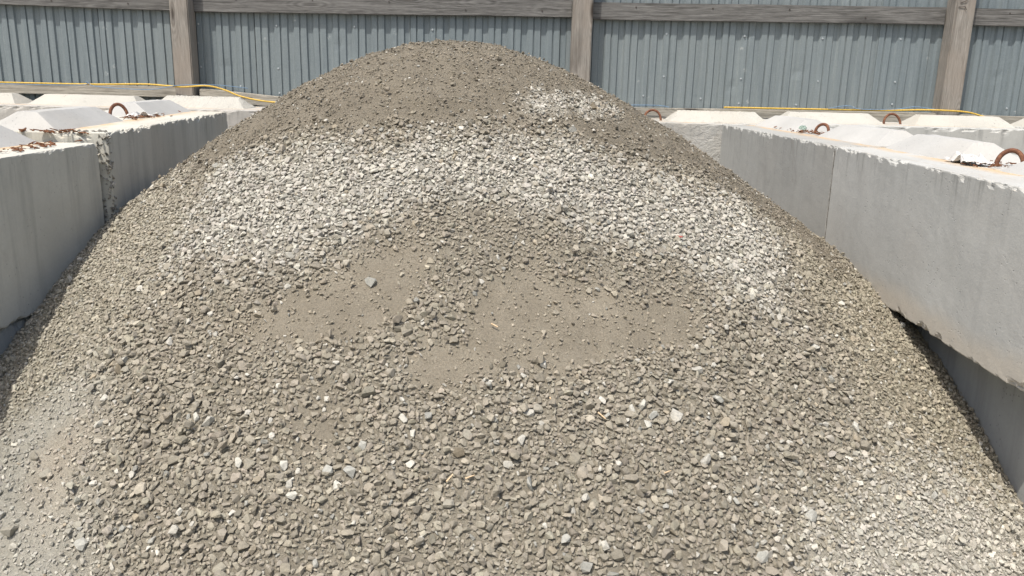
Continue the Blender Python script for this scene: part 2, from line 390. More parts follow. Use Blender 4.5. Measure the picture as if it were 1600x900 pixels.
calm = np.clip(1 - ZM['sand'], 0, 1)
HH = heap_base(XX, YY) + .05 * vnoise(XX, YY, .55, 5, 3) + calm * (.022 * vnoise(XX, YY, .10, 6, 3)) + (.3 + calm) * .010 * vnoise(XX, YY, .035, 7, 2) \
   + ZM['cap'] * (.030 * np.abs(vnoise(XX, YY, .06, 8, 3))) + ZM['sand'] * .010 * vnoise(XX / .05, YY / .30, 1.0, 9, 3) - .012 * ZM['sand'] + .006 * ZM['pale']
HH = np.maximum(HH, -.05)
def surf(x, y): return samp(HH, x, y)
def normals(x, y, e=.03):
    gxv = (surf(x + e, y) - surf(x - e, y)) / (2 * e); gyv = (surf(x, y + e) - surf(x, y - e)) / (2 * e)
    n = np.stack([-gxv, -gyv, np.ones_like(gxv)], -1); return n / np.linalg.norm(n, axis=1, keepdims=True)

C_TAN = np.array([.288, .261, .208]); C_PALE = np.array([.420, .398, .342]); C_SAND = np.array([.288, .256, .200]); C_CAP = np.array([.226, .200, .156])
C_LEFT = np.array([.355, .327, .262]); C_DUST = np.array([.385, .370, .320]); C_RIGHT = np.array([.318, .288, .222]); C_CHIP = np.array([.425, .403, .345])
def tone(x, y, what):
    """own colour of the material lying at (x, y)"""
    z = {k: samp(ZM[k], x, y)[:, None] for k in ('cap', 'white', 'pale', 'sand', 'mid', 'left', 'dust', 'right', 'chips')}
    c = np.repeat(C_TAN[None], len(x), 0)
    for k, col in (('right', C_RIGHT), ('chips', C_CHIP), ('left', C_LEFT), ('dust', C_DUST), ('cap', C_CAP), ('pale', C_PALE if what == 'stone' else C_PALE * .78), ('white', C_PALE), ('mid', C_TAN * .97), ('sand', C_SAND)):
        zk = z[k]
        if what == 'stone' and k in ('pale', 'white', 'chips', 'right', 'left'):      # each stone is of one kind or the other
            zk = .25 * zk + .75 * (rng.random((len(x), 1)) < .96 * zk)
        c = c * (1 - zk) + col * zk
    pink = np.clip(vnoise(x, y, .35, 21, 2) * 4 - .5, 0, 1)[:, None] * z['left']
    c = c * (1 - pink * .5) + np.array([.40, .325, .24]) * pink * .5
    return c

# ------------------------------------------------------------------ the heap: meshes
heap = empty('gravel_heap', (-.33, 4.155, 0))
tag(heap, 'tall cone of tan crushed gravel and sand heaped between the concrete block walls', 'gravel heap')
ox, oy = -.33, 4.155
ny_, nx_ = XX.shape
Vh = np.stack([XX.ravel() - ox, YY.ravel() - oy, HH.ravel()], -1)
ii = np.arange(ny_ * nx_).reshape(ny_, nx_)
Fh = np.stack([ii[:-1, :-1], ii[:-1, 1:], ii[1:, 1:], ii[1:, :-1]], -1).reshape(-1, 4)
keep = (HH.ravel()[Fh].max(1) > -.045); Fh = Fh[keep]
ch = tone(XX.ravel(), YY.ravel(), 'fine') * (1 + .22 * vnoise(XX.ravel(), YY.ravel(), .12, 22, 4)[:, None]) * 1.06
o = link('sand_bed', np_mesh('sand_bed', Vh, Fh, ch, True), M_SAND, heap)
o['kind'] = 'stuff'

def hull(npts, flat, seed):
    r = random.Random(seed); b = bmesh.new(); ax = (1.0, r.uniform(.50, .95), r.uniform(*flat))
    k = 0
    while k < npts:
        p = Vector((r.gauss(0, 1), r.gauss(0, 1), r.gauss(0, 1))); p.normalize()
        p = Vector([math.copysign(abs(c) ** .78, c) for c in p]) * r.uniform(.82, 1.06)
        b.verts.new((p.x * ax[0], p.y * ax[1], p.z * ax[2])); k += 1
    res = bmesh.ops.convex_hull(b, input=b.verts)
    bmesh.ops.delete(b, geom=[g for g in res['geom_interior'] if isinstance(g, bmesh.types.BMVert)], context='VERTS')
    bmesh.ops.triangulate(b, faces=b.faces); b.verts.ensure_lookup_table()
    b.verts.index_update()
    Vv = np.array([v.co[:] for v in b.verts]); Ff = np.array([[v.index for v in f.verts] for f in b.faces]); b.free()
    return Vv, Ff
HI = [hull(17, (.38, .75), 100 + i) for i in range(36)]
MD = [hull(11, (.36, .75), 300 + i) for i in range(30)]
LO = [hull(8, (.4, .8), 500 + i) for i in range(20)]
GR = [hull(6, (.5, .9), 700 + i) for i in range(12)]

def zone_table(x, y):
    return {k: samp(ZM[k], x, y) for k in ('cap', 'white', 'pale', 'sand', 'mid', 'left', 'dust', 'right', 'chips')}
# chance for a stone of a size class (diameter in mm) to lie in each zone, 'low' being the stony lower front
CLASS = [40, 33, 27, 22.5, 18.5, 15, 12]
PROB = {
 'low':   [.12, .35, .9, 1, 1, 1, 1], 'pale': [.02, .18, .70, 1, 1, 1, 1], 'cap': [.00, .003, .006, .012, .03, .07, .14],
 'white': [.02, .12, .4, .6, .6, .6, .6], 'sand': [.0, .002, .006, .010, .022, .045, .08], 'mid': [.01, .04, .16, .32, .5, .65, .75],
 'left':  [.004, .02, .06, .16, .34, .6, .85], 'dust': [.006, .015, .025, .04, .07, .12, .18],
 'right': [.01, .05, .16, .40, .65, .8, .95], 'chips': [.008, .04, .16, .5, .8, 1, 1]}
NCAND = [2600, 5500, 13000, 28000, 52000, 78000, 100000]
def prob(ci, x, y):
    z = zone_table(x, y); p = np.full(len(x), PROB['low'][ci])
    for k in ('right', 'chips', 'left', 'dust', 'cap', 'pale', 'white', 'mid', 'sand'):
        p = p * (1 - z[k]) + PROB[k][ci] * z[k]
    # thin bare streaks between the stones
    return p * np.clip(1.15 + 1.6 * vnoise(x, y, .16, 40, 3), .15, 1)

cell = .05; grid = {}
SX, SY, SD = [], [], []
SPECIAL = [(0.38, 2.24, 1.6, 3), (0.35, 2.22, 1.3, 3), (0.41, 2.22, 1.4, 2), (0.39, 2.19, 1.2, 3), (-0.41, 1.99, 1.7, 2), (-0.55, 1.94, 1.6, 3), (-0.47, 2.0, 1.3, 2), (-0.71, 2.02, 1.4, 3), (0.06, 1.99, 1.7, 2), (-0.26, 2.09, 1.2, 3), (-0.44, 2.52, 1.9, 2), (-1.17, 2.36, 1.8, 0), (1.03, 2.69, 1.3, 3), (1.09, 2.44, 1.5, 3), (0.85, 2.1, 1.8, 2), (0.62, 2.06, 1.2, 2), (0.15, 1.88, 1.4, 2), (0.62, 2.33, 1.7, 2), (-0.11, 2.09, 1.5, 1), (-0.13, 2.05, 1.5, 0), (-1.17, 2.21, 1.4, 3), (-0.39, 2.06, 1.4, 2), (-0.87, 2.16, 1.2, 3), (-0.15, 1.93, 1.3, 1), (0.63, 2.45, 1.0, 3), (0.32, 3.57, 2.0, 0), (-0.29, 2.12, 1.3, 3), (-0.59, 2.01, 1.4, 3), (0.08, 2.18, 1.3, 1), (0.47, 2.33, 1.4, 3), (1.31, 2.33, 1.5, 2), (0.67, 1.95, 1.6, 2), (-1.35, 2.18, 1.5, 1), (-1.29, 2.12, 1.7, 1), (-1.32, 1.99, 1.9, 1), (-1.09, 1.91, 1.6, 2), (-1.38, 2.04, 1.6, 2)]
SPCOL = {0: (.17, .145, .105), 1: (.30, .28, .23), 2: (.37, .365, .325), 3: (.48, .465, .405)}
def put(x, y, d, pack):
    cx, cy = int(x / cell + 100), int(y / cell + 100)
    for a in (cx - 1, cx, cx + 1):
        for b in (cy - 1, cy, cy + 1):
            for (qx, qy, qd) in grid.get((a, b), ()):
                m = (d + qd) * .5 * pack
                if (qx - x) ** 2 + (qy - y) ** 2 < m * m: return False
    grid.setdefault((cx, cy), []).append((x, y, d)); SX.append(x); SY.append(y); SD.append(d); return True
for (x, y, s, c) in SPECIAL: put(x, y, .026 * s, .5)
nspec = len(SX)
XMIN, XMAX, YMIN, YMAX = -1.80, 1.70, 1.45, 4.75
for ci, dmm in enumerate(CLASS):
    n = NCAND[ci]; x = rng.uniform(XMIN, XMAX, n); y = YMIN + (YMAX - YMIN) * rng.random(n) ** 1.15
    ok = (rng.random(n) < prob(ci, x, y)) & (surf(x, y) > .0)
    d = dmm * .001 * rng.uniform(.86, 1.12, n)
    for a, b, c in zip(x[ok].tolist(), y[ok].tolist(), d[ok].tolist()): put(a, b, c, .53)
n0 = len(SX)
SX = np.array(SX); SY = np.array(SY); SD = np.array(SD); lift = np.zeros(n0)
# a loose second layer lying on the first
pick = rng.random(n0) < .22; pick[:nspec] = False
ex = SX[pick] + rng.normal(0, .012, pick.sum()); ey = SY[pick] + rng.normal(0, .012, pick.sum()); ed = SD[pick] * rng.uniform(.6, 1.0, pick.sum())
SX = np.r_[SX, ex]; SY = np.r_[SY, ey]; SD = np.r_[SD, ed]; lift = np.r_[lift, .30 + .25 * rng.random(len(ex))]

def frames(x, y, tilt):
    n = normals(x, y); N = len(x)
    t = np.cross(np.tile([0., 1., 0.], (N, 1)), n); t /= np.linalg.norm(t, axis=1, keepdims=True); b = np.cross(n, t)
    A = np.stack([t, b, n], -1)
    a = rng.uniform(0, 2 * np.pi, N); c, s = np.cos(a), np.sin(a); Z0 = np.zeros(N); O = np.ones(N)
    Rz = np.stack([np.stack([c, -s, Z0], -1), np.stack([s, c, Z0], -1), np.stack([Z0, Z0, O], -1)], 1)
    a = rng.normal(0, tilt, N); c, s = np.cos(a), np.sin(a)
    Rx_ = np.stack([np.stack([O, Z0, Z0], -1), np.stack([Z0, c, -s], -1), np.stack([Z0, s, c], -1)], 1)
    a = rng.uniform(0, 2 * np.pi, N); c, s = np.cos(a), np.sin(a)
    Rz2 = np.stack([np.stack([c, -s, Z0], -1), np.stack([s, c, Z0], -1), np.stack([Z0, Z0, O], -1)], 1)
    return A @ Rz @ Rx_ @ Rz2, n

def stone_colors(x, y, d):
    N = len(x); c = tone(x, y, 'stone')
    c = c * (1 + rng.normal(0, .10, N))[:, None].clip(.65, 1.4)
    c = c * np.where(rng.random(N) < .13, 1.22, 1.0)[:, None]
    c = c * (1 + rng.normal(0, .008, (N, 3)))
    z = zone_table(x, y); u = rng.random(N); cap = z['cap'] * (1 - z['white']) * (1 - z['pale'])
    pw = .028 + .04 * z['pale'] + .03 * cap; c = np.where((u < pw)[:, None], np.array([.49, .47, .41]) * rng.uniform(.8, 1.12, N)[:, None], c)
    c = np.where(((u > .955) & (u < .97))[:, None], np.array([.335, .328, .29]) * rng.uniform(.75, 1.1, N)[:, None], c)
    c = np.where(((u > .97) & (cap < .5))[:, None], c * .72, c)
    c = np.where(((u > .94) & (u < .955))[:, None], np.array([.35, .305, .23]) * rng.uniform(.8, 1.1, N)[:, None], c)
    return c.clip(.05, .75)

def assemble(variants, x, y, d, cols, R, n, up):
    """all stones of one kind as vertex / face / colour arrays"""
    VV, FF, CC = [], [], []; off = 0; which = rng.integers(0, len(variants), len(x))
    z = surf(x, y); pos = np.stack([x - ox, y - oy, z], -1) + n * (up * d)[:, None]
    for k, (v, f) in enumerate(variants):
        m = which == k; c = m.sum()
        if not c: continue
        p = np.einsum('nij,vj->nvi', R[m] * (d[m] * .5)[:, None, None], v) + pos[m][:, None, :]
        VV.append(p.reshape(-1, 3)); FF.append((f[None] + (np.arange(c) * len(v))[:, None, None] + off).reshape(-1, 3))
        CC.append(np.repeat(cols[m], len(v), 0)); off += c * len(v)
    return np.concatenate(VV), np.concatenate(FF), np.concatenate(CC)

Rm, nn_ = frames(SX, SY, .44)
SCOL = stone_colors(SX, SY, SD)
for i, (x, y, s, c) in enumerate(SPECIAL): SCOL[i] = SPCOL[c]
UP = .12 + .12 * rng.random(len(SX)) + lift
# the 300 stones that show largest
P = np.stack([SX, SY, surf(SX, SY)], -1) - np.array(CAM)
CI = np.array(cam.matrix_world.to_3x3()); q = P @ CI
uu = 800 - 1300 * q[:, 0] / q[:, 2]; vv = 450 + 1300 * q[:, 1] / q[:, 2]
px = SD * 1300 / -q[:, 2]
vis = (uu > 12) & (uu < 1588) & (vv > 20) & (vv < 888) & (UP > .12) & (SX < 1.5) & (SX > -1.68)
score = np.where(vis, px * (1 + .25 * (lift > 0)), 0); score[:nspec] += 40
single = np.zeros(len(SX), bool); single[np.argsort(-score)[:300]] = True
smeshes = []
for k, (v, f) in enumerate(HI):
    me = np_mesh('stone', v, f); me.materials.append(M_STONE1); smeshes.append(me)
for i in np.where(single)[0]:
    so = bpy.data.objects.new('stone', smeshes[int(rng.integers(len(smeshes)))]); COL.objects.link(so); so.parent = heap
    p = Vector((SX[i] - ox, SY[i] - oy, float(surf(SX[i:i + 1], SY[i:i + 1])[0]))) + Vector(nn_[i]) * float(max(UP[i], .16) * SD[i])
    so.matrix_local = Matrix.Translation(p) @ Matrix(Rm[i].tolist()).to_4x4() @ Matrix.Scale(float(SD[i] * .5), 4)
    so.color = (*[float(t) for t in SCOL[i]], 1)
rest = ~single; big = rest & (SD > .021) & (SY < 3.3); mid_ = rest & ~big
a1 = assemble(HI, SX[big], SY[big], SD[big], SCOL[big], Rm[big], nn_[big], UP[big])
a2 = assemble(MD, SX[mid_], SY[mid_], SD[mid_], SCOL[mid_], Rm[mid_], nn_[mid_], UP[mid_])
Vs = np.concatenate([a1[0], a2[0]]); Fs = np.concatenate([a1[1], a2[1] + len(a1[0])]); Cs = np.concatenate([a1[2], a2[2]])
tag(link('loose_gravel', np_mesh('loose_gravel', Vs, Fs, Cs), M_STONE, heap), kind='stuff')
# chippings and grit
def fines(n, dlo, dhi, variants, table, seed, bright):
    x = rng.uniform(XMIN, XMAX, n); y = YMIN + (YMAX - YMIN) * rng.random(n) ** 1.25
    z = zone_table(x, y); p = np.full(n, table['low'])
    for k in ('right', 'chips', 'left', 'dust', 'cap', 'pale', 'white', 'mid', 'sand'): p = p * (1 - z[k]) + table[k] * z[k]
    p = p * np.clip(1.0 + 2.2 * vnoise(x, y, .09, seed, 3), .2, 1.4)
    ok = (rng.random(n) < p) & (surf(x, y) > 0); x, y = x[ok], y[ok]; N = len(x)
    d = dlo + (dhi - dlo) * rng.random(N) ** 1.6; R, nn = frames(x, y, .5)
    c = stone_colors(x, y, d) * bright
    return assemble(variants, x, y, d, c, R, nn, np.full(N, .12))
b1 = fines(76000, .005, .012, LO, {'low': .6, 'pale': .4, 'cap': .62, 'white': .4, 'sand': .20, 'mid': .75, 'left': 1.0, 'dust': .60, 'right': .95, 'chips': 1.0}, 51, .98)
b2 = fines(100000, .0025, .0065, GR, {'low': .25, 'pale': .15, 'cap': 1.0, 'white': .3, 'sand': .75, 'mid': .85, 'left': .9, 'dust': .8, 'right': .8, 'chips': .8}, 52, 1.0)
Vg = np.concatenate([b1[0], b2[0]]); Fg = np.concatenate([b1[1], b2[1] + len(b1[0])]); Cg = np.concatenate([b1[2], b2[2]])
tag(link('grit', np_mesh('grit', Vg, Fg, Cg), M_STONE, heap), kind='stuff')
print('STONES', len(SX), 'tris', len(Fs), len(Fg), len(Fh) * 2)

# ------------------------------------------------------------------ concrete blocks
def rough_box(L, W, H, step, seed, chip=.03, wob=.004, taper=None, pop=0.0, fine=0.0, vert=.08):
    """box with origin at the middle of its base; worn, chipped edges. taper=(dx, dy): top drawn in on each side"""
    b = bmesh.new()
    def lines(s):
        n = max(2, round(s / step)); u = [i / n for i in range(n + 1)]
        if fine:
            for t in (.25, .5, .75, 1.35, 1.7):
                k = t * fine / s; u += [k, 1 - k]
        return sorted(u)
    ux, uy, uz = lines(L), lines(W), lines(H)
    def face(fn, A, B):
        g = [[b.verts.new(fn(i, j)) for j in B] for i in A]
        for i in range(len(A) - 1):
            for j in range(len(B) - 1): b.faces.new((g[i][j], g[i + 1][j], g[i + 1][j + 1], g[i][j + 1]))
    hx, hy = L / 2, W / 2
    face(lambda u, v: (-hx + u * L, -hy + v * W, H), ux, uy); face(lambda u, v: (-hx + v * L, -hy + u * W, 0), uy, ux)
    face(lambda u, v: (-hx + u * L, -hy, v * H), ux, uz); face(lambda u, v: (-hx + v * L, hy, u * H), uz, ux)
    face(lambda u, v: (hx, -hy + u * W, v * H), uy, uz); face(lambda u, v: (-hx, -hy + v * W, u * H), uz, uy)
    bmesh.ops.remove_doubles(b, verts=b.verts, dist=1e-5)
    S = Vector((seed * 3.17, seed * 1.3, seed * .7))
    for v in b.verts:
        p = v.co.copy(); q = (hx - abs(p.x), hy - abs(p.y), min(p.z, H - p.z))
        nrm = Vector((math.copysign(1, p.x), math.copysign(1, p.y), 1 if p.z > H / 2 else -1))
        e = sorted(q)[1]
        a = chip * max(.12, .25 + 1.3 * mnoise.noise(p * 17 + S) + 1.1 * mnoise.noise(p * 45 + S) + 1.3 * max(0, mnoise.noise(p * 4 + S)))
        if q[0] < .06 and q[1] < .06 and q[2] > .06: a *= vert
        c = max(0.0, a - e)
        for k in range(3):
            if q[k] < .075: v.co[k] -= nrm[k] * c * .55 * (1 if q[k] < 1e-4 else .6)
        d = wob * mnoise.noise(p * 5 + S) + wob * .4 * mnoise.noise(p * 25 + S)
        if pop: d += pop * (abs(mnoise.noise(p * 55 + S)) + .6 * mnoise.noise(p * 28 + S))
        for k in range(3):
            if q[k] < 1e-4 and not (k == 2 and p.z < 1e-4): v.co[k] += nrm[k] * d
        if taper:
            t = max(0, min(1, v.co.z / H)); v.co.x *= 1 - t * taper[0] / hx; v.co.y *= 1 - t * taper[1] / hy
    bmesh.ops.recalc_face_normals(b, faces=b.faces)
    return bm_mesh('block', b, False)

def loop_mesh(wid, hei, r, lean, seed):
    pts = []
    for i in range(25):
        t = i / 24; a = math.pi * t
        x = -math.cos(a) * wid * .5 * (1 + .06 * math.sin(seed + 5 * t)); z = (math.sin(a) ** .75 if 0 < t < 1 else 0) * hei
        pts.append((x, lean * z, z))
    pts = [(pts[0][0], 0, -.03)] + pts + [(pts[-1][0], 0, -.03)]
    return tube_mesh('lifting_loop', smooth_path(pts, 3), r, 8, ribs=.10)

def block(label, a, b_, ztop, H=.6, W=.74, mat=None, seed=1, side=1, ridges=(1, 1), ridge_mat=None, loop=True, step=.016, chip=.022, group=None, gap=.2, wob=.0015, pops=(0, 0), lw=.13, lh=.085, lrot=.1, lpos=.01):
    """a -> b_: the two ends of the face on the bay's side; the block lies to the 'side' of it (+1: left of a->b)"""
    a = Vector((*a, 0)); b_ = Vector((*b_, 0)); d = b_ - a; L = d.length; d.normalize(); nrm = Vector((-d.y, d.x, 0)) * side
    ctr = (a + b_) / 2 + nrm * W / 2
    o = empty('concrete_block', (ctr.x, ctr.y, ztop - H), math.atan2(d.y, d.x))
    tag(o, label, 'concrete block', group)
    me = rough_box(L - .008, W, H, step, seed, chip, wob, fine=.02); me.name = 'block_body'
    link('block_body', me, mat or M_CONC, o)
    half = (L - gap) / 2 - .05
    for s, on, pp in zip((-1, 1), ridges, pops):
        if not on: continue
        r = link('ridge', rough_box(half, .31, .078, .02 if not pp else .012, seed * 7 + s, .004, .002, taper=(.085, .115), pop=pp), (M_RIDGE_W if pp else (ridge_mat or M_RIDGE)), o)
        r.location = (s * (gap / 2 + half / 2 + .012), 0, H - .003)
    if loop:
        lo = link('lifting_loop', loop_mesh(lw, lh, .0088, .25 * side, seed), M_RUST, o)
        lo.location = (lpos, 0, H - .01); lo.rotation_euler = (0, 0, lrot)
    return o

RW = 'concrete blocks of the bay walls'
# right wall
block('grey concrete block with torn white plastic on top, upper course beside the right flank', (1.549, 2.36), (1.572, 4.14), 1.2, mat=M_CONC, seed=3, side=-1, group=RW, chip=.017, lw=.09, lh=.07, lrot=1.0, lpos=.03, gap=.30)
block('grey concrete block with crushed bottle by its loop, upper course of the right wall', (1.576, 4.160), (1.475, 6.06), 1.2, mat=M_CONC_G, seed=4, side=-1, group=RW, chip=.018, lw=.085, lh=.065, lrot=.8, lpos=.10, gap=.36)
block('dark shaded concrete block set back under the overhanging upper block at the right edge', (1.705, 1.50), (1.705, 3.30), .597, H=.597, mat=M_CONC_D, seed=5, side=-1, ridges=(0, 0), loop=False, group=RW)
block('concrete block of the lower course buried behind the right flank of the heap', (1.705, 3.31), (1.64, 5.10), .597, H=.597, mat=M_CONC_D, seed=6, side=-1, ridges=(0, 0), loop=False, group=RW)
fb = [o for o in bpy.data.objects if o.get('label', '').startswith('grey concrete block with crushed')][0]
b = box_bm(-.958, -.944, -.367, .3, .02, .575)
for k in range(1, 30): bmesh.ops.bisect_plane(b, geom=b.verts[:] + b.edges[:] + b.faces[:], plane_co=(0, 0, .02 + .555 * k / 30), plane_no=(0, 0, 1))
for v in b.verts: v.co.y *= -1; v.co.y += .004 * mnoise.noise(v.co * 40); v.co.x += .004 * mnoise.noise(v.co * 23)
bmesh.ops.reverse_faces(b, faces=b.faces)
link('joint_mortar', bm_mesh('joint_mortar', b), M_MORTAR, fb)
# left wall
block('shaded concrete block with dry bark flakes on top, cut by the left picture edge', (-1.77, 1.80), (-1.765, 3.545), 1.18, H=.58, mat=M_CONC_L, seed=7, side=1, group=RW, chip=.012)
block('shaded concrete block with broken near corner and rusty loop, left of the heap top', (-1.735, 3.575), (-1.94, 5.69), 1.222, H=.622, mat=M_CONC_L, seed=8, side=1, group=RW, chip=.024, lw=.09, lh=.08, lrot=-1.0, lpos=.14, gap=.40)
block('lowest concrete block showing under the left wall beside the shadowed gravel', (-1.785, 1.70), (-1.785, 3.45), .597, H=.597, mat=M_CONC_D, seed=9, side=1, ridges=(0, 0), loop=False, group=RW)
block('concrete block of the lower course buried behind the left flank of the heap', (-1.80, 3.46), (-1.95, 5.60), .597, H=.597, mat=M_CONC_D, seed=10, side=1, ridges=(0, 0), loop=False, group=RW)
ag = bpy.data.objects[[o.name for o in bpy.data.objects if o.get('label', '').startswith('shaded concrete block with broken')][0]]
VV, FF, off = [], [], 0
ra = random.Random(5)
for i in range(420):                                    # pebbles showing in the broken near end of that block
    v, f = LO[i % len(LO)]; s = ra.uniform(.005, .014)
    t = ra.random() ** 1.5
    if i < 300: p = (-1.045 + ra.uniform(-.022, .012) , -.37 + ra.uniform(-.006, .05), ra.uniform(.12, .61))
    else: p = (-1.04 + ra.uniform(-.01, .05), ra.uniform(-.36, -.1), .617 + ra.uniform(-.006, .004))
    Rr = np.array(Matrix.Rotation(ra.uniform(0, 6.3), 3, Vector((ra.gauss(0, 1), ra.gauss(0, 1), ra.gauss(0, 1)))))
    VV.append(v @ Rr.T * s + np.array(p)); FF.append(f + off); off += len(v)
r_ = np.random.default_rng(4); cc = np.repeat(np.array([.30, .285, .25]) * r_.uniform(.45, 1.35, (len(VV), 1)), [len(v) for v in VV], 0)
tag(link('exposed_aggregate', np_mesh('exposed_aggregate', np.concatenate(VV), np.concatenate(FF), cc), M_STONE, ag), kind='stuff')
# back row, in front of the fence
BK = 'concrete blocks of the back row'
xs = [(-4.62, -2.86 + .0, 1.205, (0, 0), 11), (-2.85 - .0, -1.02, 1.215, (0, 0), 12)]
block('dusty concrete block of the back row with long pale ridge at far left', (-4.66, 6.17), (-2.80, 6.17), 1.208, mat=M_CONC_B, seed=11, ridges=(1, 1), ridge_mat=M_RIDGE_W, loop=False, group=BK, chip=.03, step=.03, gap=.06)
block('concrete block of the back row whose rough pebbly ridge shows before the wooden post', (-2.79, 6.17), (-.98, 6.17), 1.212, mat=M_CONC_B, seed=12, ridges=(1, 0), loop=False, group=BK, chip=.025, step=.03, pops=(.011, 0), gap=.30)
block('bumpy textured concrete block of the back row touching the right slope of the heap', (.14, 6.14), (1.94, 6.14), 1.197, mat=M_CONC_T, seed=13, group=BK, step=.03, pops=(0, .008), ridge_mat=M_RIDGE_W, wob=.007)
block('stained concrete block of the back row with rusty arched loop behind the right wall', (1.96, 6.14), (3.79, 6.14), 1.212, mat=M_CONC, seed=14, group=BK, step=.03, ridge_mat=M_RIDGE_W)
block('concrete block of the back row at the far right picture edge', (3.81, 6.14), (5.60, 6.14), 1.218, mat=M_CONC, seed=15, group=BK, step=.03, ridge_mat=M_RIDGE_W)
for (xa, xb, sd, lb) in ((-4.40, -2.60, 16, 'lower concrete block under the dusty far left back row'), (-2.59, -.80, 17, 'lower concrete block under the pebbly ridged back row block'),
                         (.40, 2.20, 18, 'lower concrete block under the bumpy back row block'), (2.21, 4.0, 19, 'lower concrete block under the stained back row block')):
    block(lb, (xa, 6.17), (xb, 6.17), .594, H=.594, mat=M_CONC_B, seed=sd, ridges=(0, 0), loop=False, group=BK, step=.06)

# ------------------------------------------------------------------ corrugated fence
fence = empty('corrugated_fence', (0, 7.1, 0))
tag(fence, 'blue grey corrugated metal fence on weathered wooden posts and rails behind the heap', 'fence')
def fpart(name, me, mat, loc=(0, 0, 0), rot=(0, 0, 0), parent=None):
    o = link(name, me, mat, parent or fence); o.location = loc; o.rotation_euler = rot; return o
PER, DEP = .160, .017
prof = [(0, 0), (.036, 0), (.050, 1), (.090, 1), (.0935, .35), (.100, .35), (.105, .9), (.150, .9)]     # fraction of depth, towards the camera
def sheet(x0, npd, z0, z1, seed):
    r = random.Random(seed); P = []
    for k in range(npd):
        for (px_, f) in prof: P.append((k * PER + px_, f))
    P.append((npd * PER, 0)); P.append((npd * PER + .034, 0)); P.append((npd * PER + .043, .9))
    nz = 36; V = []; F = []; n = len(P)
    dents = [(r.uniform(0, npd * PER), r.uniform(z0 + .2, z1 - .2), r.uniform(.015, .05), r.uniform(.003, .008)) for _ in range(7)]
    for j in range(nz + 1):
        z = z0 + (z1 - z0) * j / nz
        for (x, f) in P:
            y = -DEP * f + .004 * mnoise.noise(Vector((x * 3 + seed, z * 1.5, seed)))
            for (dx_, dz_, dr, da) in dents:
                y += da * math.exp(-((x - dx_) ** 2 + (z - dz_) ** 2) / dr ** 2)
            V.append((x + .0025 * mnoise.noise(Vector((x * 9, z * 3, seed))), y, z))
    for j in range(nz):
        for i in range(n - 1): F.append((j * n + i, j * n + i + 1, (j + 1) * n + i + 1, (j + 1) * n + i))
    return np_mesh('metal_sheet', V, F)
bmS = bmesh.new(); bmesh.ops.create_cone(bmS, cap_ends=True, segments=8, radius1=.009, radius2=.006, depth=.006, matrix=Matrix.Rotation(rad(90), 4, 'X'))
me_screw = bm_mesh('screw', bmS); me_screw.materials.append(M_STEEL)
npd = 8; sw = npd * PER; x = -6.05; k = 0
while x < 6.0:
    s = fpart('metal_sheet', sheet(x, npd, .30, 2.62, 30 + k), M_SHEET, (x, .047 + (.0035 if k % 2 else 0), 0))
    for zz in (1.32 + .02 * (k % 3), 1.52, 1.86):
        for t in range(1, npd, 3 if zz < 1.5 else 4):
            if zz > 1.5 and (t + k) % 3 == 0: continue
            sc = bpy.data.objects.new('screw', me_screw); COL.objects.link(sc); sc.parent = s
            sc.location = (t * PER + .066, -DEP - .003, zz + .008 * math.sin(7 * t + k))
    x += sw; k += 1
def board(L, W, T, seed, bev=.004, warp=.003):
    """board along +X from 0 to L, thickness T in y, height W in z, slightly warped"""
    b = bmesh.new(); n = max(4, int(L / .12)); box_bm(0, L, -T, 0, 0, W, bev, b)
    for i in range(1, n):
        bmesh.ops.bisect_plane(b, geom=b.verts[:] + b.edges[:] + b.faces[:], plane_co=(L * i / n, 0, 0), plane_no=(1, 0, 0))
    for v in b.verts:
        v.co.z += warp * mnoise.noise(Vector((v.co.x * 1.3 + seed, v.co.z * 4, 0))) + .0015 * mnoise.noise(Vector((v.co.x * 14, v.co.z * 30, seed)))
        v.co.y += warp * .5 * mnoise.noise(Vector((v.co.x * 1.1, seed, 3)))
    return bm_mesh('board', b)
# y is measured from the fence origin at 7.1; the sheets' proud faces lie at about +.029
for (xa, za, xb, zb) in ((-6.0, 1.985, -2.80, 1.949), (-2.64, 1.945, .432, 1.975), (.60, 1.960, 3.455, 1.988), (3.62, 1.986, 6.0, 2.0)):
    L = math.hypot(xb - xa, zb - za)
    r = fpart('rail', board(L, .135, .036, xa), M_RAIL, (xa, .024, za), (0, -math.atan2(zb - za, xb - xa), 0))
    bn = bmesh.new(); bmesh.ops.create_cone(bn, cap_ends=True, segments=8, radius1=.006, radius2=.006, depth=.005, matrix=Matrix.Rotation(rad(90), 4, 'X'))
    mn = bm_mesh('nail_head', bn); mn.materials.append(M_NAIL)
    for t in np.arange(.35, L - .1, .62):
        nh = bpy.data.objects.new('nail_head', mn); COL.objects.link(nh); nh.parent = r; nh.location = (float(t), -.0375, .10 if int(t * 10) % 2 else .045)
